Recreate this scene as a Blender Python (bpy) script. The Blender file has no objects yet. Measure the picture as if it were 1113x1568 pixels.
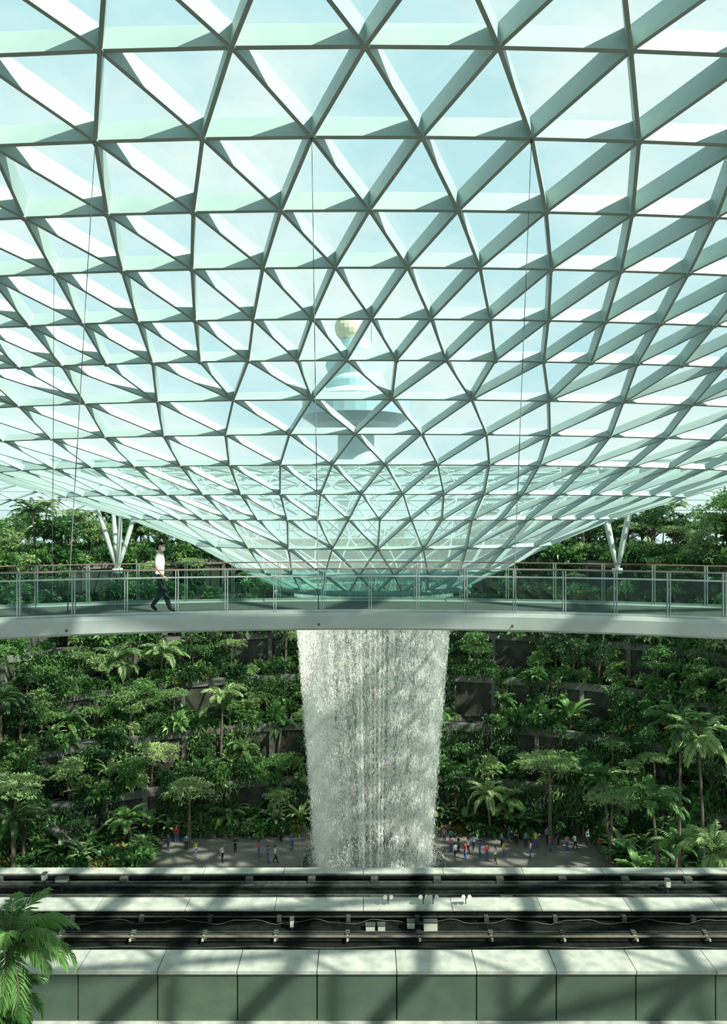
import bpy, bmesh, math, random
import numpy as np
from mathutils import Vector, Matrix
random.seed(7); rng=np.random.default_rng(7)
scene=bpy.context.scene
scene.view_settings.view_transform='Standard'
S=1.4; E=36.0; D=70.0; AX=1.0; F=1045.0
def W(px,py,d): return Vector(((px-556.5)/F*d, d, E+(784-py)/F*d))

# ---------------------------------------------------------------- materials
def newmat(name):
    m=bpy.data.materials.new(name); m.use_nodes=True
    nt=m.node_tree; nt.nodes.clear()
    out=nt.nodes.new('ShaderNodeOutputMaterial')
    return m,nt,out
def pmat(name,c1,c2=None,rough=0.6,metal=0.0,scale=3.0,stretch=(1,1,1),spec=0.5,bump=0.0,lo=0.35,hi=0.65):
    m,nt,out=newmat(name); N=nt.nodes; L=nt.links
    b=N.new('ShaderNodeBsdfPrincipled'); L.new(b.outputs[0],out.inputs[0])
    b.inputs['Roughness'].default_value=rough; b.inputs['Metallic'].default_value=metal
    b.inputs['Specular IOR Level'].default_value=spec
    if c2 is None: c2=tuple(x*0.75 for x in c1)
    tc=N.new('ShaderNodeTexCoord'); mp=N.new('ShaderNodeMapping'); mp.inputs['Scale'].default_value=stretch
    L.new(tc.outputs['Object'],mp.inputs[0])
    n=N.new('ShaderNodeTexNoise'); n.inputs['Scale'].default_value=scale; n.inputs['Detail'].default_value=5
    L.new(mp.outputs[0],n.inputs['Vector'])
    r=N.new('ShaderNodeValToRGB'); r.color_ramp.elements[0].color=(*c1,1); r.color_ramp.elements[1].color=(*c2,1)
    r.color_ramp.elements[0].position=lo; r.color_ramp.elements[1].position=hi
    L.new(n.outputs['Fac'],r.inputs[0]); L.new(r.outputs[0],b.inputs['Base Color'])
    if bump:
        bp=N.new('ShaderNodeBump'); bp.inputs['Strength'].default_value=bump; L.new(n.outputs['Fac'],bp.inputs['Height']); L.new(bp.outputs[0],b.inputs['Normal'])
    return m
def leafmat(name,ca,cb,trans=0.36,rough=0.42):
    m,nt,out=newmat(name); N=nt.nodes; L=nt.links
    oi=N.new('ShaderNodeObjectInfo'); tc=N.new('ShaderNodeTexCoord')
    n=N.new('ShaderNodeTexNoise'); n.inputs['Scale'].default_value=1.6; n.inputs['Detail'].default_value=2
    L.new(tc.outputs['Object'],n.inputs['Vector'])
    a=N.new('ShaderNodeMath'); a.operation='ADD'; L.new(oi.outputs['Random'],a.inputs[0]); L.new(n.outputs['Fac'],a.inputs[1])
    mu=N.new('ShaderNodeMath'); mu.operation='MULTIPLY'; mu.inputs[1].default_value=0.5; L.new(a.outputs[0],mu.inputs[0])
    r=N.new('ShaderNodeValToRGB'); r.color_ramp.elements[0].color=(*ca,1); r.color_ramp.elements[1].color=(*cb,1)
    r.color_ramp.elements[0].position=0.2; r.color_ramp.elements[1].position=0.8
    L.new(mu.outputs[0],r.inputs[0])
    b=N.new('ShaderNodeBsdfPrincipled'); b.inputs['Roughness'].default_value=rough; L.new(r.outputs[0],b.inputs['Base Color'])
    t=N.new('ShaderNodeBsdfTranslucent'); L.new(r.outputs[0],t.inputs['Color'])
    mx=N.new('ShaderNodeMixShader'); mx.inputs[0].default_value=trans
    L.new(b.outputs[0],mx.inputs[1]); L.new(t.outputs[0],mx.inputs[2]); L.new(mx.outputs[0],out.inputs[0])
    return m
def glassmat(name,tint,gl=0.06,rough=0.03,gcol=(0.9,1,1),frit=0.0,fc=(0.76,0.89,0.86)):
    m,nt,out=newmat(name); N=nt.nodes; L=nt.links
    t=N.new('ShaderNodeBsdfTransparent'); t.inputs[0].default_value=(*tint,1)
    g=N.new('ShaderNodeBsdfGlossy'); g.inputs['Roughness'].default_value=rough; g.inputs[0].default_value=(*gcol,1)
    mx=N.new('ShaderNodeMixShader'); mx.inputs[0].default_value=gl
    L.new(t.outputs[0],mx.inputs[1]); L.new(g.outputs[0],mx.inputs[2])
    last=mx
    if frit:
        d=N.new('ShaderNodeBsdfTranslucent'); d.inputs[0].default_value=(*fc,1)
        e=N.new('ShaderNodeBsdfDiffuse'); e.inputs[0].default_value=(*fc,1)
        m0=N.new('ShaderNodeMixShader'); m0.inputs[0].default_value=.5; L.new(d.outputs[0],m0.inputs[1]); L.new(e.outputs[0],m0.inputs[2])
        m2=N.new('ShaderNodeMixShader'); m2.inputs[0].default_value=frit; L.new(mx.outputs[0],m2.inputs[1]); L.new(m0.outputs[0],m2.inputs[2]); last=m2
    L.new(last.outputs[0],out.inputs[0])
    return m
M={}
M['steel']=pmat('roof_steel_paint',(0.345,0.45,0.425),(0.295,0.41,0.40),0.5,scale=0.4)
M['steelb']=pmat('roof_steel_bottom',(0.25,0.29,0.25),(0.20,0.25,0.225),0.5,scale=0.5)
M['roofglass']=glassmat('roof_glass',(0.91,0.985,0.98),0.03)
M['roofglass1']=glassmat('roof_glass_light_frit',(0.90,0.98,0.975),0.03,frit=0.06)
M['roofglass2']=glassmat('roof_glass_mid_frit',(0.88,0.975,0.97),0.03,frit=0.16)
M['roofglass3']=glassmat('roof_glass_dense_frit',(0.88,0.975,0.97),0.03,frit=0.26)
M['railglass']=glassmat('railing_glass',(0.50,0.67,0.63),0.02)
M['bridge']=pmat('bridge_fascia',(0.34,0.38,0.35),(0.28,0.32,0.30),0.5,scale=1.2)
M['deck']=pmat('bridge_deck',(0.10,0.11,0.10),(0.08,0.085,0.08),0.8,scale=4,spec=.2)
M['metal']=pmat('brushed_steel',(0.40,0.43,0.41),(0.32,0.35,0.33),0.4,metal=0.5)
M['rust']=pmat('handrail_timber',(0.20,0.14,0.10),(0.15,0.10,0.08),0.5)
M['cable']=pmat('cable_steel',(0.05,0.07,0.07),None,0.5,metal=0.3)
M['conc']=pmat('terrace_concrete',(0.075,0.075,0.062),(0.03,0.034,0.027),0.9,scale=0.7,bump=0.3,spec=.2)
M['concl']=pmat('planter_edge_concrete',(0.17,0.17,0.15),(0.09,0.095,0.085),0.85,scale=0.9)
M['soil']=pmat('planting_soil',(0.02,0.024,0.013),(0.012,0.016,0.008),0.95,scale=1)
M['floor']=pmat('plaza_paving',(0.17,0.16,0.14),(0.11,0.105,0.095),0.75,scale=0.5)
M['ledge']=pmat('guideway_cap_concrete',(0.40,0.405,0.355),(0.27,0.285,0.255),0.7,scale=1.5,bump=0.05)
M['panel']=pmat('guideway_panel',(0.078,0.112,0.074),(0.058,0.09,0.06),0.6,scale=0.8,stretch=(1,1,2),spec=.3)
M['panel2']=pmat('guideway_panel_b',(0.066,0.099,0.068),(0.05,0.08,0.056),0.6,scale=0.8,spec=.3)
M['black']=pmat('dark_gap',(0.012,0.014,0.012),(0.008,0.009,0.008),0.9,spec=.05)
M['bed']=pmat('track_bed',(0.013,0.015,0.013),(0.007,0.008,0.007),1.0,scale=2,spec=0.03)
M['rail']=pmat('guide_rail',(0.060,0.068,0.06),(0.035,0.04,0.035),0.7,metal=0.0,scale=3,spec=.25)
M['brown']=pmat('power_rail_cover',(0.20,0.16,0.11),(0.14,0.11,0.08),0.6)
M['box']=pmat('equipment_box',(0.55,0.53,0.44),(0.45,0.45,0.38),0.5)
M['leafd']=leafmat('leaf_dark',(0.022,0.075,0.026),(0.085,0.20,0.060))
M['leafm']=leafmat('leaf_mid',(0.058,0.165,0.045),(0.18,0.35,0.10))
M['leafl']=leafmat('leaf_light',(0.18,0.31,0.11),(0.38,0.52,0.22))
M['flower']=leafmat('flower_orange',(0.75,0.16,0.02),(0.85,0.30,0.05))
M['red']=leafmat('flower_red',(0.55,0.03,0.02),(0.65,0.06,0.05))
M['bark']=pmat('tree_bark',(0.16,0.13,0.09),(0.09,0.075,0.05),0.9,scale=5,stretch=(1,1,0.3),bump=0.3)
M['tower']=pmat('tower_render',(0.42,0.60,0.61),(0.39,0.57,0.59),0.8,scale=0.05)
M['towerg']=pmat('tower_glazing',(0.26,0.44,0.48),(0.24,0.41,0.45),0.4,scale=0.05)
M['towery']=pmat('tower_radome',(0.66,0.66,0.48),None,0.6,scale=0.05)
M['white']=pmat('column_white',(0.50,0.57,0.53),(0.45,0.51,0.48),0.5)

def watermat(name,lo,hi,amin,amax,scale,sx,tm=.5):
    m,nt,out=newmat(name); N=nt.nodes; L=nt.links
    tc=N.new('ShaderNodeTexCoord'); mp=N.new('ShaderNodeMapping'); mp.inputs['Scale'].default_value=sx
    L.new(tc.outputs['Object'],mp.inputs[0])
    n=N.new('ShaderNodeTexNoise'); n.inputs['Scale'].default_value=scale; n.inputs['Detail'].default_value=6; n.inputs['Roughness'].default_value=0.7
    L.new(mp.outputs[0],n.inputs['Vector'])
    r=N.new('ShaderNodeMapRange'); r.inputs[1].default_value=lo; r.inputs[2].default_value=hi; r.inputs[3].default_value=amin; r.inputs[4].default_value=amax
    L.new(n.outputs['Fac'],r.inputs[0])
    d=N.new('ShaderNodeBsdfDiffuse'); d.inputs[0].default_value=(0.98,0.985,0.95,1)
    t=N.new('ShaderNodeBsdfTranslucent'); t.inputs[0].default_value=(0.98,0.985,0.95,1)
    m1=N.new('ShaderNodeMixShader'); m1.inputs[0].default_value=tm; L.new(d.outputs[0],m1.inputs[1]); L.new(t.outputs[0],m1.inputs[2])
    tr=N.new('ShaderNodeBsdfTransparent'); m2=N.new('ShaderNodeMixShader')
    L.new(r.outputs[0],m2.inputs[0]); L.new(tr.outputs[0],m2.inputs[1]); L.new(m1.outputs[0],m2.inputs[2]); L.new(m2.outputs[0],out.inputs[0])
    return m
M['sheet']=watermat('falling_water_sheet',0.40,0.70,0.0,0.30,1.0,(4.5,4.5,0.35))
M['drop']=watermat('falling_water_strands',0.0,1.0,0.95,0.95,1.0,(1,1,1),.4)

# ---------------------------------------------------------------- mesh builder
class MB:
    def __init__(s): s.v=[]; s.f=[]; s.m=[]; s.n=0
    def add(s,v,f,mi=0):
        o=s.n; v=np.asarray(v,dtype=float).reshape(-1,3); s.v.append(v); s.n+=len(v)
        for q in f: s.f.append([i+o for i in q])
        if isinstance(mi,int): s.m+= [mi]*len(f)
        else: s.m+=list(mi)
    def box(s,x0,x1,y0,y1,z0,z1,mi=0):
        v=[(x0,y0,z0),(x1,y0,z0),(x1,y1,z0),(x0,y1,z0),(x0,y0,z1),(x1,y0,z1),(x1,y1,z1),(x0,y1,z1)]
        s.add(v,[(0,3,2,1),(4,5,6,7),(0,1,5,4),(1,2,6,5),(2,3,7,6),(3,0,4,7)],mi)
    def tube(s,pts,rad,seg=6,mi=0,cap=True):
        pts=[Vector(p) for p in pts]; vs=[]; fs=[]
        for i,p in enumerate(pts):
            t=(pts[min(i+1,len(pts)-1)]-pts[max(i-1,0)]).normalized()
            a=t.cross(Vector((0,0,1)) if abs(t.z)<0.95 else Vector((1,0,0))).normalized(); b=t.cross(a)
            r=rad[i] if hasattr(rad,'__len__') else rad
            for k in range(seg):
                an=2*math.pi*k/seg; vs.append(p+a*math.cos(an)*r+b*math.sin(an)*r)
        for i in range(len(pts)-1):
            for k in range(seg):
                k2=(k+1)%seg; fs.append((i*seg+k,i*seg+k2,(i+1)*seg+k2,(i+1)*seg+k))
        if cap: fs.append(tuple(range(seg))[::-1]); fs.append(tuple((len(pts)-1)*seg+k for k in range(seg)))
        s.add([tuple(v) for v in vs],fs,mi)
    def lathe(s,prof,seg,cx=0,cy=0,mi=0):
        vs=[];fs=[];ms=[]
        for r,z in prof:
            for k in range(seg):
                a=2*math.pi*k/seg; vs.append((cx+r*math.cos(a),cy+r*math.sin(a),z))
        for i in range(len(prof)-1):
            for k in range(seg):
                k2=(k+1)%seg; fs.append((i*seg+k,i*seg+k2,(i+1)*seg+k2,(i+1)*seg+k)); ms.append(mi if isinstance(mi,int) else mi[i])
        s.add(vs,fs,ms)
    def leaves(s,C,Dn,Ln,Wd,droop=0.15,mi=0,flat=0.6):
        C=np.asarray(C);Dn=np.asarray(Dn); n=len(C)
        Dn=Dn/np.linalg.norm(Dn,axis=1)[:,None]
        up=rng.normal(size=(n,3))*flat; up[:,2]+=1
        sd=np.cross(Dn,up); sd/=np.linalg.norm(sd,axis=1)[:,None]+1e-9
        nr=np.cross(sd,Dn); Ln=np.broadcast_to(Ln,(n,)).reshape(n,1); Wd=np.broadcast_to(Wd,(n,)).reshape(n,1)
        v1=C+Dn*Ln*.42+sd*Wd*.5+nr*Wd*.15; v3=C+Dn*Ln*.42-sd*Wd*.5+nr*Wd*.15
        v2=C+Dn*Ln; v2[:,2]-=(droop*Ln)[:,0]
        v=np.stack([C,v1,v2,v3],1).reshape(-1,3)
        f=[]
        for i in range(n): f.append((4*i,4*i+1,4*i+2)); f.append((4*i,4*i+2,4*i+3))
        if isinstance(mi,int): s.add(v,f,mi)
        else: s.add(v,f,np.repeat(np.asarray(mi),2).tolist())
    def mesh(s,name,mats,smooth=False):
        me=bpy.data.meshes.new(name); V=np.concatenate(s.v) if s.v else np.zeros((0,3))
        me.from_pydata(V.tolist(),[],s.f)
        for m in mats: me.materials.append(M[m] if isinstance(m,str) else m)
        me.polygons.foreach_set('material_index',s.m)
        if smooth: me.polygons.foreach_set('use_smooth',[True]*len(s.f))
        me.update(); return me
def obj(name,me,parent=None,loc=None,rot=0,sc=1):
    o=bpy.data.objects.new(name,me); scene.collection.objects.link(o)
    if parent: o.parent=parent
    if loc is not None: o.location=loc
    o.rotation_euler=(0,0,rot); o.scale=(sc,sc,sc) if not hasattr(sc,'__len__') else sc
    return o
def empty(name,loc=(0,0,0)):
    o=bpy.data.objects.new(name,None); scene.collection.objects.link(o); o.location=loc; return o

# ---------------------------------------------------------------- gridshell roof
RP=[4.5,5.9,6.6,7.6,9.2,11.1,13.05,15.2,17.2,19.6,21.8,24.3,26.9,29.6,32,34.8,37.6,40.4,43.2,46,48.6,51,53.4,55.6,57.6,59.4,61,62.2]
ZP=[-7.5,-5.3,-4.1,-2.35,-0.5,1.0,2.55,3.96,5.4,6.75,7.97,9.2,10.2,11.2,12.27,12.9,13.2,13.2,12.9,12.3,11.4,10.2,8.6,6.4,3.8,0.6,-3,-5.2]
def sst(a,b,x): t=min(1,max(0,(x-a)/(b-a))); return t*t*(3-2*t)
def zr(r,p=0.0):
    z=float(np.interp(r,RP,ZP)); c=-math.cos(p)
    if z>0: z*=1-0.12*sst(-0.75,0.0,c)*sst(8,22,r)-0.42*sst(-0.1,0.75,c)*sst(11,28,r)
    return z
def ar(r): return float(np.interp(r,[5.9,6.8,8.3,10.4,12,13.2,20,30,60],[1.2,1.55,1.85,2.0,2.05,2.12,2.2,2.15,1.9]))
_tab={}
def phi(a,s):
    k=round(a,3)
    if k not in _tab:
        t=np.linspace(0,2*math.pi,2001); ds=np.hypot(a*np.cos(t),np.sin(t)); c=np.concatenate([[0],np.cumsum((ds[1:]+ds[:-1])/2)]); _tab[k]=(t,c/c[-1])
    t,c=_tab[k]; return float(np.interp(s%1.0,c,t))
def spt(r,s):
    a=ar(r); p=phi(a,s); y=D-r*math.cos(p)*S
    return Vector((float(np.interp(y,[10,28,36,70],[-0.25,0.12,0.42,0.9]))+a*r*math.sin(p)*S, y, E+zr(r,p)*S))
def snorm(r,s):
    p1=spt(r+0.6,s)-spt(max(r-0.6,4.9),s); p2=spt(r,s+0.004)-spt(r,s-0.004)
    n=p1.cross(p2).normalized()
    return n if n.z>0 else -n
rows=[]; PD=184
outer=[62.2,61,59.4,57.6,55.6,53.4,51,48.6,46,43.2,40.4,37.6,34.8,32,29.6,26.9,24.3,21.8,19.6]
n=len(outer)
for i,r in enumerate(outer):
    off=1 if (n-1-i)%2==0 else 0
    rows.append((r,off,2))
for i,r in enumerate([17.2,15.2,13.05,11.1,9.2]): rows.append((r,1 if i%2==0 else 3,4))
for i,r in enumerate([7.6,6.6,5.9]): rows.append((r,1 if i%2==0 else 5,8))
P={};NR={}
for j,(r,off,st) in enumerate(rows):
    for u in range(off,PD+off,st):
        uu=u%PD; P[(j,uu)]=spt(r,uu/PD); NR[(j,uu)]=snorm(r,uu/PD)
tris=[]
for j in range(len(rows)-1):
    r,off,st=rows[j]; r2,off2,st2=rows[j+1]
    if st==st2:
        for u in range(off,PD+off,st):
            w=(u+st//2)%PD
            tris.append(((j,u%PD),(j,(u+st)%PD),(j+1,w)))
            tris.append(((j+1,w),(j,(u+st)%PD),(j+1,(w+st)%PD)))
    else:
        for c in range(off2,PD+off2,st2):
            a0=c%PD; a1=(c+st)%PD; a2=(c+2*st)%PD
            tris.append(((j,a0),(j,a1),(j+1,a0))); tris.append(((j,a1),(j+1,a2),(j+1,a0))); tris.append(((j,a1),(j,a2),(j+1,a2)))
edges=set()
for t in tris:
    for a,b in ((0,1),(1,2),(2,0)):
        edges.add(tuple(sorted((t[a],t[b]))))
def dep(j): return float(np.interp(rows[j][0],[5.5,12,17,22,28],[0.36,0.45,0.66,0.90,1.12]))
roof=empty('gridshell_roof')
mb=MB()
for k1,k2 in edges:
    p,q=P[k1],P[k2]; n1,n2=NR[k1],NR[k2]; t=(q-p).normalized(); nn=(n1+n2).normalized(); s=t.cross(nn).normalized()
    d1,d2=dep(k1[0]),dep(k2[0]); w=float(np.interp((d1+d2)/2,[.4,.5,1.1],[.055,.065,.085]))
    if p.y>85: d1*=.4; d2*=.4; w*=.8
    v=[p-s*w,p+s*w,q+s*w,q-s*w,p-s*w+n1*d1,p+s*w+n1*d1,q+s*w+n2*d2,q-s*w+n2*d2]
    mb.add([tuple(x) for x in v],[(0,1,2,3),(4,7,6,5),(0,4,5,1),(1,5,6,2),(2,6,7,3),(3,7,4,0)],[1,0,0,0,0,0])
for k,p in P.items():
    n1=NR[k]; d=dep(k[0]); r=0.19 if d>0.7 else 0.12
    if p.y>85: continue
    mb.tube([p-n1*0.04,p+n1*d],r,6,0)
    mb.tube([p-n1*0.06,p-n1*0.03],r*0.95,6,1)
obj('steel_lattice',mb.mesh('steel_lattice',['steel','steelb']),roof)
mb=MB(); idx={k:i for i,k in enumerate(P)}
gm=[]
for t in tris:
    j=max(x[0] for x in t); r=rows[j][0]; yy=P[t[0]].y
    gm.append(3 if r<9 else 2 if r<12.5 else 1 if (r<18 or yy>88) else 0)
mb.add([tuple(P[k]+NR[k]*(dep(k[0])*(0.4 if P[k].y>85 else 1)-0.02)) for k in P],[tuple(idx[k] for k in t) for t in tris],gm)
obj('glass_panes',mb.mesh('glass_panes',['roofglass','roofglass1','roofglass2','roofglass3']),roof)
mb=MB(); pts=[spt(5.9,i/64) for i in range(65)]
mb.tube(pts,0.28,8,0,False)
mb.tube([p+Vector((0,0,-0.7)) for p in pts],0.12,6,0,False)
obj('oculus_ring',mb.mesh('oculus_ring',['steel']),roof)

# ---------------------------------------------------------------- waterfall
fall=empty('indoor_waterfall'); ZT=E-7.6; 
def wr(z): t=(ZT-z)/ZT; return 8.15-2.35*t
mb=MB(); seg=96; prof=[(wr(z),z) for z in np.linspace(ZT,0.5,24)]
mb.lathe(prof,seg,AX,D); mb.lathe([(r*0.955,z) for r,z in prof],seg,AX,D)
obj('water_sheet',mb.mesh('water_sheet',['sheet'],True),fall)
n=190000
z0=ZT-ZT*rng.random(n)*0.99; ln=rng.uniform(0.08,0.36,n); ang=rng.random(n)*2*math.pi
ang=ang+0.02*np.sin(ang*60)+0.03*np.sin(ang*23+1)
dens=0.42+0.32*(np.sin(ang*9+2)*.5+.5)*(np.sin(ang*27+z0*.04)*.5+.5)+0.3*(1-z0/ZT)**2+0.35*(np.sin(ang)<-0.55)
kp=rng.random(n)<dens; z0=z0[kp];ln=ln[kp];ang=ang[kp]; n=len(z0)
rr=np.array([wr(z) for z in z0])*(1-0.14*rng.random(n)**1.2)+rng.normal(0,0.06,n)+ (1-z0/ZT)*rng.normal(0,0.24,n)
wd=rng.uniform(0.012,0.030,n)
# splash spray at the foot of the fall
m_=16000; zs=np.abs(rng.normal(0,1.6,m_))+.15; as_=rng.random(m_)*2*math.pi; rs=6.0+rng.normal(0,.55,m_)
z0=np.concatenate([z0,zs]); ang=np.concatenate([ang,as_]); rr=np.concatenate([rr,rs]); ln=np.concatenate([ln,np.full(m_,.07)]); wd=np.concatenate([wd,np.full(m_,.02)]); n=len(z0)
yaw=rng.random(n)*math.pi
cx=AX+rr*np.sin(ang); cy=D-rr*np.cos(ang); dx=np.cos(yaw)*wd; dy=np.sin(yaw)*wd
vs=np.stack([np.stack([cx-dx,cy-dy,z0],1),np.stack([cx+dx,cy+dy,z0],1),np.stack([cx-dy,cy+dx,z0],1),np.stack([cx,cy,np.maximum(z0-ln,0.08)],1)],1).reshape(-1,3)
fs=[]
for i in range(n):
    o=4*i; fs+= [(o,o+1,o+2),(o,o+3,o+1),(o+1,o+3,o+2),(o+2,o+3,o)]
mb=MB(); mb.add(vs,fs,0)
obj('water_strands',mb.mesh('water_strands',['drop']),fall)
mb=MB(); mb.lathe([(0.0,0.12),(7.2,0.12),(7.25,0.2),(7.5,0.2),(7.55,0.0)],64,AX,D,[1,0,0,0])
M['pool']=pmat('pool_water',(0.03,0.05,0.045),None,0.3)
obj('pool_basin',mb.mesh('pool_basin',['floor','pool'],False),fall)

# ---------------------------------------------------------------- terraces
CX,CY=0.8,62.0; LH=4.8; NL=6
def el(k): return 40+2.6*k, 18+5.0*k
def ep(k,th,off=0.0):
    ax,ay=el(k); return Vector((CX+(ax+off)*math.cos(th),CY+(ay+off)*math.sin(th),0))
def gz(x,y):
    if y<CY: 
        for k in range(NL-1,-1,-1):
            if abs(x-CX)>el(k)[0]: return LH*(k+1)
        return 0
    for k in range(NL-1,-1,-1):
        ax,ay=el(k)
        if ((x-CX)/ax)**2+((y-CY)/ay)**2>1: return LH*(k+1)
    return 0.0
T0,T1=-0.05,math.pi+0.05; NT=120
terr=empty('planted_terraces')
mb=MB()
ths=np.linspace(T0,T1,NT)
for k in range(NL):
    z0_,z1=LH*k,LH*(k+1)
    vs=[];fs=[];ms=[]
    for th in ths:
        a=ep(k,th); b=ep(k,th,-0.25); c=ep(k,th,0.35)
        nx=ep(k+1,th,0.2) if k<NL-1 else ep(k,th,3)
        vs+= [(a.x,a.y,z0_-0.1),(a.x,a.y,z1-0.5),(b.x,b.y,z1-0.5),(b.x,b.y,z1+0.35),(c.x,c.y,z1+0.35),(c.x,c.y,z1),(nx.x,nx.y,z1)]
    for i in range(NT-1):
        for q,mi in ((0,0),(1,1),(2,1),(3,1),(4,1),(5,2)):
            o=7*i; fs.append((o+q,o+7+q,o+8+q,o+q+1)); ms.append(mi)
    mb.add(vs,fs,ms)
vs=[];fs=[]
for th in ths:
    a=ep(NL-1,th,2.9); vs+=[(a.x,a.y,LH*NL),(CX+160*math.cos(th),CY+105*math.sin(th),LH*NL)]
for i in range(NT-1): fs.append((2*i,2*i+2,2*i+3,2*i+1))
mb.add(vs,fs,2)
obj('terrace_walls',mb.mesh('terrace_walls',['conc','concl','soil']),terr)
mb=MB()
for k in range(NL):
    for th in np.arange(0.3,math.pi-0.3,0.13):
        a=ep(k,th,-0.12); mb.box(a.x-0.25,a.x+0.25,a.y-0.25,a.y+0.3,LH*k,LH*(k+1)-0.5,0)
obj('wall_piers',mb.mesh('wall_piers',['concl']),terr)
mb=MB(); mb.add([(-260,-60,0),(260,-60,0),(260,260,0),(-260,260,0)],[(0,1,2,3)])
obj('floor',mb.mesh('floor',['floor']))

def stairs(name,x,y,z,n,wid=1.8,rot=0):
    mb=MB()
    for i in range(n):
        mb.box(i*0.3,i*0.3+0.32,0,wid,i*0.17-0.15,(i+1)*0.17,0)
    for s in (0,wid):
        mb.tube([(0,s,1.0),(n*0.3,s,n*0.17+1.0)],0.03,5,1)
        for i in range(0,n,4): mb.tube([(i*0.3+.15,s,i*0.17),(i*0.3+.15,s,i*0.17+1.0)],0.02,5,1)
    return obj(name,mb.mesh(name,['floor','metal']),None,(x,y,z),rot)
stairs('garden_staircase',-26.5,70.5,0,24,2.0,math.radians(160))

# ---------------------------------------------------------------- plants
def unit(n):
    v=rng.normal(size=(n,3)); return v/np.linalg.norm(v,axis=1)[:,None]
def clump(mb,c,rx,rz,n,ls,mi,updir=0.5,asp=0.45):
    u=unit(n); u[:,2]=np.abs(u[:,2])*1.0-0.25
    lump=1+0.22*np.sin(u[:,0]*5+c[0])*np.cos(u[:,1]*5+c[1])
    rad=(rng.uniform(0.55,1.0,n)*lump)[:,None]
    C=np.asarray(c)+u*rad*np.array([rx,rx,rz])
    d=u+rng.normal(size=(n,3))*0.45; d[:,2]+=updir*0.4
    l=ls*rng.uniform(0.6,1.25,n); mb.leaves(C,d,l,l*asp,0.25,mi)
def mk_shrub(name,mat,ls,n,asp,rx=1.2,rz=1.0):
    mb=MB(); 
    for i in range(5):
        a=rng.random()*6.28; r=rng.random()*rx*0.7
        h=rng.uniform(0.3,0.9)*rz
        mb.tube([(0,0,-0.2),(math.cos(a)*r,math.sin(a)*r,h)],[0.05,0.02],4,1)
        clump(mb,(math.cos(a)*r,math.sin(a)*r,h),rx*rng.uniform(.45,.7),rz*rng.uniform(.5,.8),n//5,ls,0,0.5,asp)
    return mb.mesh(name,[mat,'bark'])
shrubs=[mk_shrub('shrub_a','leafd',0.42,300,0.5),mk_shrub('shrub_b','leafm',0.5,240,0.55),mk_shrub('shrub_c','leafm',0.7,150,0.55),
        mk_shrub('shrub_d','leafd',0.3,420,0.5),mk_shrub('shrub_e','leafl',0.45,230,0.4),mk_shrub('shrub_f','leafd',0.34,380,0.45)]
def mk_flower(mat):
    mb=MB(); clump(mb,(0,0,0.5),1.1,0.9,260,0.4,0,0.5,0.5); clump(mb,(0,0,0.7),1.15,0.95,90,0.24,1,1.0,0.8)
    return mb.mesh('flower_shrub',['leafm',mat])
flowers=[mk_flower('flower'),mk_flower('red')]
def blade(mb,base,az,e0,L,Wd,mi,curve=1.5,seg=7):
    p=Vector(base); pts=[p.copy()]; tg=[]
    for i in range(seg):
        e=e0-curve*(i/seg)**1.3; d=Vector((math.cos(az)*math.cos(e),math.sin(az)*math.cos(e),math.sin(e))); p=p+d*L/seg; pts.append(p.copy()); tg.append(d)
    tg.append(tg[-1]); sd=Vector((-math.sin(az),math.cos(az),0)); vs=[];fs=[]
    for i,(q,d) in enumerate(zip(pts,tg)):
        t=i/seg; w=Wd*0.5*(math.sin(math.pi*min(1,(t*0.9+0.06)))**0.6)*(0.05 if t<0.18 else 1)
        if t>=1: w=0.01
        up=sd.cross(d)*-1
        vs+=[tuple(q+sd*w+up*w*0.25),tuple(q),tuple(q-sd*w+up*w*0.25)]
    for i in range(seg): o=3*i; fs+=[(o,o+3,o+4,o+1),(o+1,o+4,o+5,o+2)]
    mb.add(vs,fs,mi)
def mk_banana(n=11,L=2.6,w=0.6,mat='leafm'):
    mb=MB(); mb.tube([(0,0,-0.3),(0,0,1.0)],[0.14,0.09],6,1)
    for i in range(n): blade(mb,(0,0,0.7+0.3*random.random()),i*2.4+random.random()*.5,random.uniform(0.7,1.35),L*random.uniform(.7,1.1),w,0,random.uniform(1.0,2.0))
    return mb.mesh('banana_leaves',[mat,'bark'])
bananas=[mk_banana(),mk_banana(14,1.8,0.34,'leafl'),mk_banana(12,2.2,0.45,'leafd')]
def frond(mb,base,az,e0,L,curve,nl,ll,lw,mi,stem=1):
    seg=12; p=Vector(base); pts=[p.copy()]; tg=[]
    for i in range(seg):
        e=e0-curve*(i/seg)**1.2; d=Vector((math.cos(az)*math.cos(e),math.sin(az)*math.cos(e),math.sin(e))); p=p+d*L/seg; pts.append(p.copy()); tg.append(d)
    tg.append(tg[-1]); mb.tube(pts,[0.035*(1-i/seg*0.8)*L/3 for i in range(seg+1)],4,stem,False)
    C=[];Dn=[];Ls=[]
    sd=Vector((-math.sin(az),math.cos(az),0))
    for k in range(nl):
        t=0.12+0.88*k/(nl-1); f=t*seg; i=min(int(f),seg-1); q=pts[i].lerp(pts[i+1],f-i); d=tg[i]
        l=ll*(0.35+0.65*math.sin(math.pi*min(1,t*0.85+0.12)))
        for sg in (-1,1):
            C.append(q); Dn.append(sd*sg*(0.9-0.5*t)+d*(0.45+0.6*t)+Vector((0,0,random.uniform(-0.35,0.1)))); Ls.append(l*random.uniform(.9,1.1))
    Ls=np.array(Ls); mb.leaves([tuple(c) for c in C],[tuple(c) for c in Dn],Ls,lw,0.3,mi,0.15)
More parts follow.
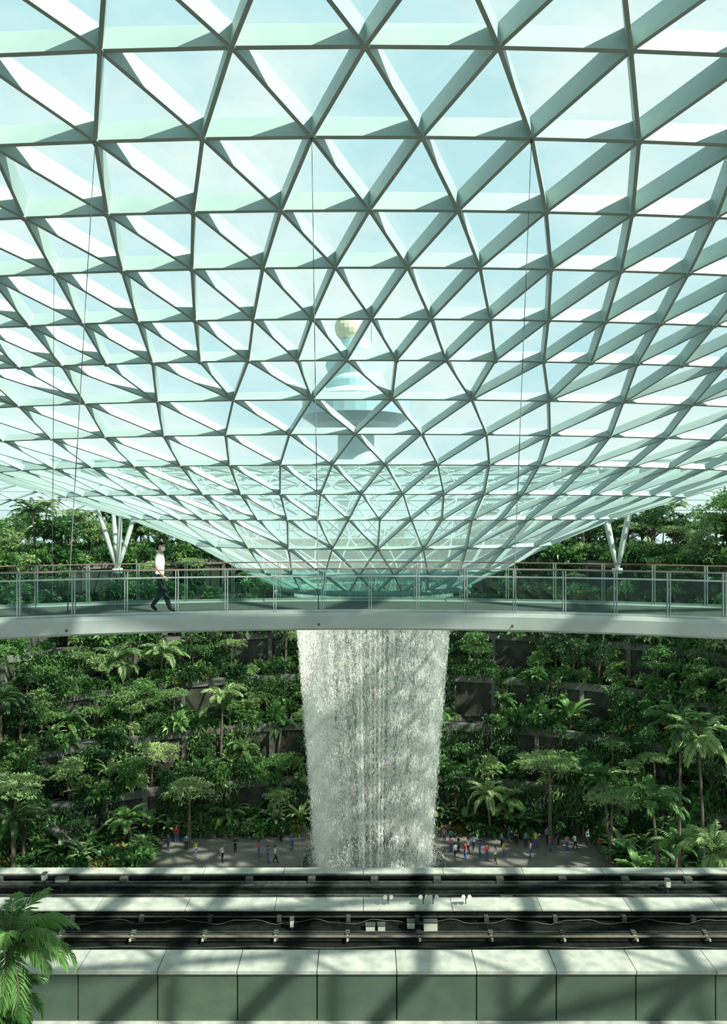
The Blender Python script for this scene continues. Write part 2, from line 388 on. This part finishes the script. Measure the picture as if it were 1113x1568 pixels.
def mk_palm(H,L=2.8,nf=17,mat='leafm',tr=0.13,ll=0.62,nl=22,lw=0.085,lean=0.5,curve=1.9,emin=0.1):
    mb=MB(); a=random.random()*6.28; lx,ly=math.cos(a)*lean,math.sin(a)*lean
    pts=[(lx*(t**2),ly*(t**2),H*t-0.3*(1-t)) for t in np.linspace(0,1,8)]
    mb.tube(pts,[tr*(1.25-0.45*t) for t in np.linspace(0,1,8)],8,1)
    top=Vector(pts[-1])
    for i in range(nf):
        e=random.uniform(emin,1.35) if i>nf*0.3 else random.uniform(0.9,1.45)
        frond(mb,top,i*2.4+random.random()*0.4,e,L*random.uniform(.8,1.1),curve*random.uniform(.7,1.1),nl,ll,lw,0)
    return mb.mesh('palm_mesh',[mat,'bark'])
def mk_tree(H,R,nl=15,per=85,ls=0.36,mat='leafm',flat=0.55,asp=0.45,umb=False):
    mb=MB(); lean=(random.uniform(-.4,.4),random.uniform(-.4,.4))
    th=H*(0.85 if umb else 0.62)
    pts=[(lean[0]*t*t,lean[1]*t*t,th*t-0.3*(1-t)) for t in np.linspace(0,1,6)]
    mb.tube(pts,[0.05+0.022*H*(1-0.7*t) for t in np.linspace(0,1,6)],7,1)
    for i in range(nl):
        a=i*2.4+random.random()*.6; f=math.sqrt((i+0.5)/nl)
        r=R*f*0.8
        if umb: z=H-0.35*R*f*f+random.uniform(-.4,.25)
        else: z=H*0.42+ (H*0.5)*random.random()*(1-0.5*f)+0.1*H
        c=(lean[0]+math.cos(a)*r,lean[1]+math.sin(a)*r,z)
        s=random.uniform(0.45,0.7)
        st=Vector(pts[-1 if umb else 3]).lerp(Vector(pts[-1]),random.random())
        mid=(st+Vector(c))/2+Vector((0,0,0.15*R*(-1 if umb else .3)))
        mb.tube([st,mid,c],[0.07,0.045,0.02],4,1,False)
        clump(mb,c,R*0.4*(s+.4),R*0.4*(0.3 if umb else flat)*(s+.4),per,ls,0,0.3,asp)
    return mb.mesh('tree_mesh',[mat,'bark'])
trees=[mk_tree(6.5,2.4,mat='leafm',nl=18),mk_tree(7.5,2.6,mat='leafd',nl=22),mk_tree(5,2.0,mat='leafm',ls=0.3,per=110),mk_tree(6,2.3,mat='leafl',umb=True,ls=0.26,per=100),
       mk_tree(8.5,2.8,mat='leafm',nl=24,ls=0.42),mk_tree(7,1.7,mat='leafd',nl=16,ls=0.5,asp=0.35),mk_tree(6,2.2,mat='leafl',nl=18,ls=0.4,asp=.5),mk_tree(5.5,2.3,mat='leafd',nl=16,ls=0.62,asp=.5,per=60)]
palms=[mk_palm(4,ll=.8,lw=.14),mk_palm(6),mk_palm(7.5,2.6,mat='leafl'),mk_palm(3,2.2,14,'leafm',lw=.13)]
def mk_ivy(mat,w=3,h=4.4,n=420,ls=0.34):
    mb=MB(); C=np.stack([rng.uniform(-w/2,w/2,n),rng.uniform(-0.6,-0.02,n),-h*rng.random(n)],1)
    C[:,2]*=0.7+0.3*np.sin(C[:,0]*3.1)**2
    d=np.stack([rng.normal(0,.5,n),-np.abs(rng.normal(.6,.3,n)),rng.normal(-.3,.45,n)],1)
    mb.leaves(C,d,ls*rng.uniform(.6,1.3,n),ls*.55,0.3,0)
    for i in range(10):
        x=rng.uniform(-w/2,w/2); L=h*rng.uniform(.6,1.1); mb.tube([(x,-0.3,0.1),(x+.1,-0.35,-L/2),(x,-0.3,-L)],0.012,3,1)
    return mb.mesh('ivy',[mat,'bark'])
ivies=[mk_ivy('leafd'),mk_ivy('leafm',3,4.4,330,.42),mk_ivy('leafd',2.5,4.6,450,.26)]

planting=empty('terrace_shrub_planting'); vines=empty('climbing_vines')
def infrust(x,y,marg=4): return abs(x)<0.545*y+marg
def gap(k,th): return math.sin(th*17+k*2.3)>0.58
ns=0
for k in range(NL):
    ax,ay=el(k); z=LH*(k+1)
    per=math.pi*math.sqrt((ax*ax+ay*ay)/2); 
    steps=int(per/0.9)
    for i in range(steps):
        th=math.pi*(i+random.random())/steps
        a=ep(k,th)
        if not infrust(a.x,a.y): continue
        wdt=2.4 if abs(math.cos(th))>.8 else 4.2
        g1=gap(k+1,th) and k<NL-1
        for off in ([0.1,1.6,3.3] if wdt>3 else [0.1,1.5]):
            if random.random()<(0.45 if g1 else 0.1): continue
            q=ep(k,th,off+random.uniform(-.6,.5)); m=random.choice(shrubs)
            rr_=random.random()
            if rr_<0.09: m=random.choice(bananas)
            elif rr_<0.1: m=flowers[0]
            s=random.uniform(.65,1.4)*(0.7 if g1 else 1)
            obj('shrub',m,planting,(q.x,q.y,z),random.random()*6.28,(s,s,s*random.uniform(.9,1.7))); ns+=1
        if i%2==0 and random.random()<0.86 and not gap(k,th):
            q=ep(k,th,-0.28); nrm=math.atan2(math.sin(th)/ay,math.cos(th)/ax)
            obj('vine',random.choice(ivies),vines,(q.x,q.y,z+0.3),nrm-math.pi/2,random.uniform(.9,1.2))
def onplaza(x,y): return (y<75.5 and abs(x-AX)<24) or math.hypot(x-AX,y-D)<10.5
for i in range(560):
    th=math.pi*random.random(); a=ep(0,th,-random.random()**1.3*(4.5 if abs(math.cos(th))<.5 else 10)-0.8)
    if not infrust(a.x,a.y) or a.y<66 or onplaza(a.x,a.y): continue
    m=random.choice(shrubs+bananas+flowers[:1]); s=random.uniform(.7,1.4)
    obj('shrub',m,planting,(a.x,a.y,0),random.random()*6.28,s)
tp=[]
def place_tree(x,y,me,s,name,z=None,mind=1.7):
    for q in tp:
        if (q[0]-x)**2+(q[1]-y)**2<mind*mind: return
    tp.append((x,y)); obj(name,me,None,(x,y,gz(x,y) if z is None else z),random.random()*6.28,s)
for px,py,d,L,mt in [(188,1012,84,3.4,'leafl'),(246,1002,86,3.2,'leafl'),(338,1072,82,3.6,'leafl'),(1040,1112,66,3.9,'leafm'),(1078,1140,64,3.6,'leafl'),
                  (1008,1235,62,3.8,'leafm'),(930,1195,72,2.8,'leafm'),(905,1020,90,3.4,'leafl'),(750,1215,76,2.8,'leafl'),(350,1255,77,2.8,'leafm'),(110,1108,78,2.6,'leafm'),
                  (20,1255,66,3.0,'leafm'),(425,1115,84,2.6,'leafm'),(1090,1305,56,3.4,'leafl'),(690,1010,96,3,'leafm'),(1035,1300,60,2.6,'leafm')]:
    p=W(px,py,d); g=gz(p.x,p.y); h=max(p.z-g,1.0)
    wide=0.21 if L>3 else 0.13
    me=mk_palm(h,L,17,mt,0.14,0.9 if L>3 else .6,20,wide,0.5); tp.append((p.x,p.y))
    obj('palm_tree',me,None,(p.x,p.y,g),0)
for px,py,d,R,mt,u in [(842,1155,74,2.9,'leafl',1),(232,1140,78,3,'leafl',1),(290,1200,74,2.6,'leafl',1),(440,1165,80,2.4,'leafm',1),(935,1212,70,2.8,'leafl',1),
                       (700,1130,84,3.2,'leafm',0),(60,1010,80,2.8,'leafm',0),(400,990,96,2.6,'leafm',0),(760,1000,94,2.8,'leafm',0),(20,1195,66,2.6,'leafl',1),(590,1250,84,2.4,'leafd',0)]:
    p=W(px,py,d); g=gz(p.x,p.y); h=max(p.z-g,2.5)
    me=mk_tree(h,R,nl=20,per=110,ls=0.28 if u else .36,mat=mt,umb=bool(u)); tp.append((p.x,p.y)); obj('umbrella_tree' if u else 'broadleaf_tree',me,None,(p.x,p.y,g),0)
for k in range(NL-1):
    for i in range(60):
        th=math.pi*(i+random.random())/60; q=ep(k,th,random.uniform(0.5,2.0 if abs(math.cos(th))>.8 else 4))
        if not infrust(q.x,q.y,2): continue
        if gap(k+1,th) and random.random()<.93: continue
        r=random.random()
        if r<0.09: place_tree(q.x,q.y,random.choice(palms),random.uniform(.75,1.1),'palm_tree',LH*(k+1))
        elif r<0.95: place_tree(q.x,q.y,random.choice(trees),random.uniform(.55,1.0),'broadleaf_tree',LH*(k+1))
for i in range(70):
    th=math.pi*random.random(); q=ep(0,th,-random.uniform(1,6))
    if q.y<68 or onplaza(q.x,q.y) : continue
    place_tree(q.x,q.y,random.choice(trees+palms[:1]),random.uniform(.6,1.0),'broadleaf_tree',0)
for i in range(520):
    th=math.pi*random.random(); q=ep(NL-1,th,random.uniform(0.8,18) if i<380 else random.uniform(10,40))
    if not infrust(q.x,q.y,3) or abs(q.x)<0.16*q.y: continue
    r=random.random(); s=random.uniform(.8,1.3)
    me=random.choice(trees if r<.84 else palms)
    place_tree(q.x,q.y,me,s,'broadleaf_tree' if r<.84 else 'palm_tree',LH*NL,2.2)
for i in range(700):
    th=math.pi*random.random(); q=ep(NL-1,th,random.uniform(0.3,16))
    if infrust(q.x,q.y,3): obj('shrub',random.choice(shrubs),planting,(q.x,q.y,LH*NL),random.random()*6.28,random.uniform(1.1,2.0))

# steel tree columns
for px,sgn in ((180,-1),(945,1)):
    b=W(px,872,80); b.z=LH*NL
    mb=MB(); mb.tube([(0,0,0),(0,0,0.6)],0.6,12)
    for dx,dy,dz in ((-2.4,-1,8.6),(-1.2,1.5,9),(1.0,-1.5,8.6),(2.4,1.0,9)):
        pts=[(dx*t,dy*t,0.3+dz*t) for t in (0,.25,.5,.75,1)]
        mb.tube(pts,[0.18,0.26,0.28,0.22,0.12],10)
    obj('steel_tree_column',mb.mesh('steel_tree_column',['white'],True),None,(b.x,b.y,b.z))

# ---------------------------------------------------------------- footbridge
R0=29.0; BY=17.5-R0; ZD=E-2.6
def bp(r,a,z): return Vector((r*math.sin(a),BY+r*math.cos(a),z))
bridge=empty('pedestrian_bridge')
angs=np.linspace(-math.radians(48),math.radians(48),97)
def sweep(mb,prof,mi,closed=True):
    n=len(prof); vs=[];fs=[];ms=[]
    for a in angs:
        for r,z in prof: vs.append(tuple(bp(r,a,z)))
    for i in range(len(angs)-1):
        for k in range(n if closed else n-1):
            k2=(k+1)%n; fs.append((i*n+k,(i+1)*n+k,(i+1)*n+k2,i*n+k2)); ms.append(mi if isinstance(mi,int) else mi[k])
    mb.add(vs,fs,ms)
mb=MB()
sweep(mb,[(R0,ZD+0.03),(R0-0.03,ZD-0.06),(R0,ZD-0.38),(R0+0.1,ZD-0.44),(R0+0.6,ZD-0.46),(R0+2.0,ZD-0.46),(R0+2.5,ZD-0.44),(R0+2.6,ZD-0.36),(R0+2.6,ZD+0.03),(R0+2.45,ZD+0.03),(R0+2.42,ZD),(R0+0.2,ZD),(R0+0.17,ZD+0.03)],[0]*10+[1]+[0]*2)
obj('deck',mb.mesh('deck',['bridge','deck']),bridge)
mg=MB(); mr=MB()
for rr_ in (R0+0.1,R0+2.5):
    sweep(mr,[(rr_-.02,ZD+1.12),(rr_+.02,ZD+1.12),(rr_+.02,ZD+1.15),(rr_-.02,ZD+1.15)],1)
    sweep(mr,[(rr_-.016,ZD+0.93),(rr_+.016,ZD+0.93),(rr_+.016,ZD+0.965),(rr_-.016,ZD+0.965)],0)
    sweep(mr,[(rr_-.02,ZD+.03),(rr_+.02,ZD+.03),(rr_+.02,ZD+.09),(rr_-.02,ZD+.09)],0)
    sweep(mg,[(rr_,ZD+.09),(rr_,ZD+0.93)],0,False)
    st=1.22/29.0
    for i in range(-20,21):
        a=i*st+0.006
        c=bp(rr_,a,0); t=Vector((math.cos(a),-math.sin(a),0)); 
        for s in (-0.03,0.03):
            q=c+t*s; mr.box(q.x-.008,q.x+.008,q.y-.03,q.y+.03,ZD+.02,ZD+1.13,0)
        mr.box(c.x-.05,c.x+.05,c.y-.02,c.y+.02,ZD+.0,ZD+.07,0)
obj('railing_glass',mg.mesh('railing_glass',['railglass']),bridge)
obj('railing_frame',mr.mesh('railing_frame',['metal','rust']),bridge)
mb=MB()
def nearest(px,py):
    best=None
    for k,p in P.items():
        if p.y<5 or p.y>70: continue
        x=556.5+p.x/p.y*F; y=784-(p.z-E)/p.y*F; d=(x-px)**2+(y-py)**2
        if best is None or d<best[0]: best=(d,p)
    return best[1]
for tx,ty,bx in ((148,240,118),(475,215,487),(820,215,785),(100,435,130)):
    t=nearest(tx,ty); a=math.asin(((bx-556.5)/F*17.2)/R0); b=bp(R0-0.02,a,ZD-0.3)
    if tx==100: b=bp(R0+2.6,a*1.13,ZD-.3)
    mb.tube([t,b],0.014,5); mb.tube([t,t+(b-t)*0.012],0.05,6); mb.tube([b,b+(t-b)*0.02],0.03,6)
obj('suspension_cables',mb.mesh('suspension_cables',['cable']),bridge)

# ---------------------------------------------------------------- train guideway
gw=empty('elevated_train_guideway'); Z22=E-22.0
mb=MB(); x=-75.0; i=0
while x<75:
    mb.box(x+.03,x+3.8,32.8,32.95,Z22-2.45,Z22-0.16,random.choice([0,1]))
    mb.box(x+.02,x+3.81,32.7,34.3,Z22-.16,Z22,2); x+=3.83
mb.box(-75,75,32.9,33.1,Z22-2.5,Z22-.17,3); mb.box(-75,75,32.55,33.2,Z22-2.62,Z22-2.46,2)
mb.box(-75,75,32.95,34.2,Z22-1.2,Z22-.161,3)
obj('near_parapet',mb.mesh('near_parapet',['panel','panel2','ledge','black']),gw)
mb=MB()
mb.box(-75,75,34.1,43.3,E-23.9,E-23.0,0)
mb.box(-75,75,38.27,39.4,E-23.0,E-22.36,0); x=-75
while x<75: mb.box(x+.015,x+4.98,38.22,39.45,E-22.36,E-22.28,1); x+=5
mb.box(-75,75,40.9,43.3,E-23.0,E-22.95,0)
mb.box(-75,75,42.55,43.3,E-23.3,E-22.62,0); x=-75
while x<75: mb.box(x+.015,x+4.98,42.6,43.3,E-22.62,E-22.56,1); x+=5
for xx in (-45,-15,15,45): mb.box(xx-1.2,xx+1.2,35,42,0,E-23.9,2)
obj('track_structure',mb.mesh('track_structure',['bed','ledge','conc']),gw)
mb=MB()
for y,z,h,w,mi in ((36.25,-22.55,.07,.09,2),(36.7,-22.75,.12,.10,1),(38.15,-22.62,.05,.06,1),(37.3,-22.95,.05,.06,1),
                 (40.0,-22.6,.08,.1,1),(40.5,-22.75,.1,.12,1),(41.35,-22.62,.08,.1,1),(41.9,-22.75,.12,.12,1),(42.3,-22.5,.06,.08,1)):
    mb.box(-75,75,y-w/2,y+w/2,E+z-h/2,E+z+h/2,mi-1)
x=-74
while x<74:
    mb.box(x-.12,x+.12,36.6,36.95,E-23.0,E-22.6,0); mb.box(x-.05,x+.05,36.2,36.7,E-22.8,E-22.68,2)
    mb.box(x-.12,x+.12,38.0,38.25,E-22.85,E-22.55,0)
    mb.box(x+1.3,x+1.75,41.8,42.1,E-22.95,E-22.45,0); mb.box(x+1.2,x+1.9,39.9,40.1,E-22.95,E-22.52,0)
    x+=3.85
obj('guide_rails',mb.mesh('guide_rails',['rail','brown','box']),gw)
mb=MB()
for px,py,w,h in ((567,1424,.5,.6),(584,1423,.4,.55),(629,1415,.4,.35),(659,1419,.75,.6),(447,1412,.18,.4),(95,1347,.7,.2),(68,1342,.25,.35),(1022,1352,.25,.4)):
    d=37.6 if py>1380 else 41.2; p=W(px,py,d); mb.box(p.x-w/2,p.x+w/2,d-.15,d+.15,p.z-h/2,p.z+h/2,0); mb.box(p.x-w/2-.02,p.x+w/2+.02,d-.18,d+.18,p.z+h/2,p.z+h/2+.03,1)
    mb.box(p.x-.04,p.x+.04,d-.05,d+.05,E-23.0,p.z-h/2,1)
obj('equipment_cabinets',mb.mesh('equipment_cabinets',['box','rail']),gw)
mb=MB()
for px in (594,648,663,713):
    p=W(px,1385,38.8); z0_=E-22.28
    mb.tube([(p.x,38.8,z0_),(p.x,38.8,z0_+.35)],0.03,6,1); mb.tube([(p.x-.2,38.8,z0_+.35),(p.x+.2,38.8,z0_+.35)],0.03,6,1)
    for s in (-.17,.17): mb.tube([(p.x+s,38.75,z0_+.36),(p.x+s,38.65,z0_+.48),(p.x+s,38.5,z0_+.56)],[.05,.1,.12],8,0)
obj('spotlights',mb.mesh('spotlights',['box','rail']),gw)
mb=MB(); pts=[(x,37.9,E-22.75+0.12*math.sin(x*1.7)+.05*math.sin(x*4.1)) for x in np.arange(-40,40,.4)]
mb.tube(pts,0.022,4); pts=[(x,35.9,E-22.9+0.05*math.sin(x*.9)) for x in np.arange(-40,40,.6)]; mb.tube(pts,0.03,4)
obj('cabling',mb.mesh('cabling',['rail']),gw)

# foreground palms
for px,py,L,nf,cv in ((4,1452,2.5,24,2.1),(8,1535,1.9,18,2.4)):
    p=W(px,py,24); p.y=24 if py<1500 else 23.2
    me=mk_palm(p.z,L,nf,'leafm',0.14,0.62,30,0.075,0.2,cv,-0.3)
    obj('palm_tree',me,None,(p.x,p.y,0),0)

# ---------------------------------------------------------------- control tower
b=W(545,784,210); q=210/F
mb=MB(); y=lambda py:(784-py)*q
prof=[(5.6,-40),(5.6,y(655)),(13,y(652)),(16.5,y(640)),(16.5,y(612)),(12,y(608)),(10.5,y(600)),(9,y(598)),(9.5,y(588)),(9,y(584)),(8.2,y(578)),(9.4,y(560)),(9.0,y(553)),(6,y(550)),(6.6,y(540)),(6.0,y(530)),(4.5,y(528)),(4.5,y(522)),(0.1,y(520))]
mb.lathe(prof,32,0,0,[0,0,1,1,0,0,0,0,1,0,0,1,0,0,1,0,0,0])
prof=[(0.1,y(516))]+[(4.6*math.sin(t),y(502)-4.6*math.cos(t)) for t in np.linspace(.5,math.pi-.05,10)]
mb.lathe(prof,20,-2,0,2); mb.tube([(-2,0,y(522)),(-2,0,y(512))],2,8); mb.tube([(5,0,y(530)),(5,0,y(498))],0.5,6)
obj('control_tower',mb.mesh('control_tower',['tower','towerg','towery'],False),None,(b.x,b.y,E))

# ---------------------------------------------------------------- people
def skin_eval(verts,edges,rads,root=0,sub=1):
    me=bpy.data.meshes.new('tmp'); bm=bmesh.new(); sk=bm.verts.layers.skin.verify()
    bv=[bm.verts.new(v) for v in verts]
    for a,b in edges: bm.edges.new((bv[a],bv[b]))
    for v,r in zip(bv,rads): v[sk].radius=(r,r) if not hasattr(r,'__len__') else r
    bv[root][sk].use_root=True
    bm.to_mesh(me); bm.free()
    o=bpy.data.objects.new('tmp',me); scene.collection.objects.link(o)
    m=o.modifiers.new('s','SKIN'); m.use_smooth_shade=True
    if sub: ms=o.modifiers.new('u','SUBSURF'); ms.levels=sub; ms.render_levels=sub
    dg=bpy.context.evaluated_depsgraph_get(); dg.update(); ev=o.evaluated_get(dg); em=ev.to_mesh()
    V=np.array([v.co[:] for v in em.vertices]); Fc=[tuple(p.vertices) for p in em.polygons]
    ev.to_mesh_clear(); bpy.data.objects.remove(o); bpy.data.meshes.remove(me)
    return V,Fc
def ellip(mb,c,r,mi,seg=14,rings=10,fn=None,keep=None):
    vs=[];fs=[]
    for i in range(rings+1):
        t=math.pi*i/rings
        for k in range(seg):
            a=2*math.pi*k/seg; v=Vector((math.sin(t)*math.cos(a),math.sin(t)*math.sin(a),math.cos(t)))
            if fn: v=fn(v)
            vs.append((c[0]+v.x*r[0],c[1]+v.y*r[1],c[2]+v.z*r[2]))
    for i in range(rings):
        for k in range(seg):
            k2=(k+1)%seg; q=(i*seg+k,(i+1)*seg+k,(i+1)*seg+k2,i*seg+k2)
            if keep:
                cc=sum((Vector(vs[j]) for j in q),Vector())/4
                if not keep(Vector(((cc.x-c[0])/r[0],(cc.y-c[1])/r[1],(cc.z-c[2])/r[2]))): continue
            fs.append(q)
    mb.add(vs,fs,mi)
def human(mats,pose='walk',sub=2,mask=False,turn=0.0):
    # faces +X ; mats: skin, shirt, trousers, shoes, hair, mask
    if pose=='walk':
        J=dict(kr=(.15,-.09,.50),ar=(.27,-.09,.10),tr=(.43,-.10,.055),kl=(.05,.09,.50),al=(-.21,.09,.15),tl=(-.08,.10,.035),
               er=(-.03,-.25,1.14),wr=(.14,-.23,.93),el=(-.08,.25,1.15),wl=(-.05,.25,.90))
    else:
        J=dict(kr=(.02,-.10,.50),ar=(0,-.11,.09),tr=(.15,-.13,.035),kl=(.0,.10,.50),al=(-.02,.11,.09),tl=(.12,.14,.035),
               er=(.02,-.26,1.14),wr=(.16,-.18,.98) if pose=='stand' else (.28,-.14,1.22),el=(-.02,.25,1.15),wl=(.05,.25,.90))
    names=['pel','wai','che','nb','nk','hr','kr','ar','tr','hl','kl','al','tl','sr','mr','er','wr','sl','ml','el','wl','hd']
    J.update(pel=(0,0,.97),wai=(.0,0,1.12),che=(.01,0,1.30),nb=(0,0,1.44),nk=(.015,0,1.52),hd=(.02,0,1.58),hr=(.01,-.095,.90),hl=(.0,.095,.90),sr=(0,-.165,1.41),sl=(0,.165,1.41))
    J['mr']=tuple(np.array(J['sr'])*.35+np.array(J['er'])*.65); J['ml']=tuple(np.array(J['sl'])*.35+np.array(J['el'])*.65)
    R=dict(pel=.125,wai=.12,che=.135,nb=.085,nk=.055,hd=.05,hr=.098,kr=.075,ar=.056,tr=.04,hl=.098,kl=.075,al=.056,tl=.04,sr=.075,mr=.06,er=.04,wr=.027,sl=.075,ml=.06,el=.04,wl=.027)
    E_=[('pel','wai',1),('wai','che',1),('che','nb',1),('nb','nk',0),('nk','hd',0),('pel','hr',2),('hr','kr',2),('kr','ar',2),('ar','tr',3),('pel','hl',2),('hl','kl',2),('kl','al',2),('al','tl',3),
        ('nb','sr',1),('sr','mr',1),('mr','er',0),('er','wr',0),('nb','sl',1),('sl','ml',1),('ml','el',0),('el','wl',0)]
    ix={n:i for i,n in enumerate(names)}
    V,Fc=skin_eval([J[n] for n in names],[(ix[a],ix[b]) for a,b,_ in E_],[R[n] for n in names],0,sub)
    A=np.array([J[a] for a,b,_ in E_]);B=np.array([J[b] for a,b,_ in E_]); mi=[]
    rr=np.array([(R[a]+R[b])/2 for a,b,_ in E_])
    for f in Fc:
        c=V[list(f)].mean(0); t=np.clip(((c-A)*(B-A)).sum(1)/((B-A)**2).sum(1),0,1); dd=np.linalg.norm(c-(A+(B-A)*t[:,None]),axis=1)/rr
        m=E_[int(np.argmin(dd))][2]
        if c[2]>0.98 and m==2: m=1
        if c[2]<=0.95 and m==1: m=2
        if c[2]>1.47 and abs(c[1])<.08: m=0
        mi.append(m)
    mb=MB(); mb.add(V,Fc,mi)
    for w,e,sg in (('wr','er',-1),('wl','el',1)):
        w0=Vector(J[w]); d=(w0-Vector(J[e])).normalized(); fwd=(Vector((1,0,0))-d*d.x).normalized(); s=d.cross(fwd).normalized()
        vv=[w0-d*.01,w0+d*.05]; ee=[(0,1)]; ra=[.024,.022]
        for i,(o,l) in enumerate(((.027,.072),(.009,.08),(-.009,.074),(-.026,.058))):
            b=w0+d*.088+fwd*o; k1=b+d*l*.5+s*sg*-.004; k2=b+d*l*.85+s*sg*-.024
            n0=len(vv); vv+=[b,k1,k2]; ra+=[.0105,.0085,.0075]; ee+=[(1,n0),(n0,n0+1),(n0+1,n0+2)]
        n0=len(vv); vv+=[w0+d*.05+fwd*.036,w0+d*.085+fwd*.05]; ra+=[.0105,.009]; ee+=[(1,n0),(n0,n0+1)]
        hv,hf=skin_eval([tuple(v) for v in vv],ee,ra,0,1); mb.add(hv,hf,0)
    hc=Vector((.03,0,1.635)); h=MB()
    def shape(v):
        v=v.copy()
        if v.z<0: v.y*=1-0.28*v.z*v.z; v.x=v.x*(1-0.18*v.z*v.z)+0.12*(-v.z)
        return v
    ellip(h,hc,(.092,.075,.117),0,20,14,shape)
    ellip(h,hc+Vector((.095,0,-.022)),(.02,.014,.026),0,8,6)
    for s in (-1,1):
        ellip(h,hc+Vector((.077,s*.03,.008)),(.014,.015,.009),6,8,6); ellip(h,hc+Vector((.088,s*.031,.008)),(.005,.007,.007),4,8,6)
        ellip(h,hc+Vector((.08,s*.032,.03)),(.012,.018,.004),4,8,4); ellip(h,hc+Vector((-.005,s*.077,-.01)),(.02,.009,.03),0,8,6)
    ellip(h,hc+Vector((.088,0,-.062)),(.01,.024,.007),7,8,4)
    ellip(h,hc+Vector((-.006,0,.016)),(.108,.09,.13),4,20,16,None,lambda u:(u.z>0.30 and u.x<.85) or (u.x<0.0 and u.z>-.6))
    if mask: ellip(h,hc+Vector((.018,0,-.035)),(.097,.078,.085),5,18,12,shape,lambda u:u.x>.35 and abs(u.z)<.75)
    Rm=Matrix.Rotation(turn,4,'Z'); vv=np.concatenate(h.v)
    vv=np.array([(Rm@(Vector(v)-hc))+hc for v in vv]); mb.add(vv,h.f,h.m)
    return mb.mesh('person',mats,True)
def cm(n,c): return pmat(n,c,tuple(x*.85 for x in c),.8,scale=6)
M['sk']=cm('skin',(.46,.28,.20))
M['tee']=cm('white_cotton',(.80,.80,.78)); M['trs']=cm('black_trousers',(.012,.012,.014)); M['shoe']=cm('dark_shoes',(.03,.03,.03)); M['hair']=pmat('black_hair',(.012,.01,.01),None,.8,spec=.1); M['mask']=cm('face_mask',(.65,.70,.72)); M['eye']=cm('eye_white',(.8,.8,.78)); M['lip']=cm('lips',(.4,.16,.13))
me=human(['sk','tee','trs','shoe','hair','mask','eye','lip'],'walk',2,True,-0.5)
a=math.asin(-5.27/29.6); q=bp(R0+0.65,a,ZD)
obj('walking_man',me,None,(q.x,q.y,ZD),-a*0.6,1.03)
cols=[(.6,.05,.05),(.7,.7,.68),(.05,.1,.3),(.1,.3,.35),(.6,.5,.1),(.03,.03,.035),(.5,.25,.3),(.25,.35,.5)]
for i,c in enumerate(cols): M['c%d'%i]=cm('shirt_%d'%i,c)
pers=[]
for i,c in enumerate(cols):
    pers.append(human(['sk','c%d'%i,'trs' if i%2 else 'c2','shoe','hair','mask','eye','lip'],['stand','walk','photo'][i%3],1,False,0))
pp=[]
for j,px in enumerate([396,421,447,452,470,430,684,697,712,716,735,768,771,790,812,838,842,880,258,285,300,702,690,725,270,278,410,437,462,360,680,706,745,758,780,805,820,855,868,900,920,340,720,690]):
    d=random.uniform(70.0,74.6); x=(px-556.5)/F*d
    if math.hypot(x-AX,d-D)<8.4 or any((x-u)**2+(d-v)**2<.5 for u,v in pp): continue
    pp.append((x,d)); obj('visitor',pers[j%len(pers)],None,(x,d,0),random.random()*6.28,random.uniform(.92,1.05))
for px in (682,700,455,900):
    d=76.2; x=(px-556.5)/F*d; obj('flower_planting',flowers[1],None,(x,d,0.0),random.random()*6,0.7)

# ---------------------------------------------------------------- light, world, camera
w=bpy.data.worlds.new('World'); scene.world=w; w.use_nodes=True; nt=w.node_tree; N=nt.nodes; L=nt.links; N.clear()
out=N.new('ShaderNodeOutputWorld'); bg=N.new('ShaderNodeBackground'); L.new(bg.outputs[0],out.inputs[0])
tc=N.new('ShaderNodeTexCoord'); mp=N.new('ShaderNodeMapping'); mp.inputs['Scale'].default_value=(1,1,1.8); L.new(tc.outputs['Generated'],mp.inputs[0])
n=N.new('ShaderNodeTexNoise'); n.inputs['Scale'].default_value=3.2; n.inputs['Detail'].default_value=7; n.inputs['Roughness'].default_value=.55; L.new(mp.outputs[0],n.inputs['Vector'])
r=N.new('ShaderNodeValToRGB'); r.color_ramp.elements[0].position=.38; r.color_ramp.elements[1].position=.60
r.color_ramp.elements[0].color=(0.56,0.83,0.87,1); r.color_ramp.elements[1].color=(0.84,0.97,0.93,1)
L.new(n.outputs['Fac'],r.inputs[0]); L.new(r.outputs[0],bg.inputs[0]); bg.inputs[1].default_value=1.04
sl=bpy.data.lights.new('sun','SUN'); sl.energy=9.5; sl.angle=0.009; sl.color=(1,.95,.82)
so=bpy.data.objects.new('sun',sl); scene.collection.objects.link(so)
sd=Vector((0.66,-0.42,0.76)); so.rotation_euler=sd.to_track_quat('Z','Y').to_euler(); so.location=(60,-40,120)
cam=bpy.data.cameras.new('camera'); co=bpy.data.objects.new('camera',cam); scene.collection.objects.link(co)
cam.sensor_fit='VERTICAL'; cam.sensor_height=36; cam.lens=36*F/1568; cam.clip_end=1500; cam.clip_start=.1
co.location=(0,0,E); co.rotation_euler=(math.pi/2,0,0); scene.camera=co
print('shrubs',ns,'objects',len(bpy.data.objects))
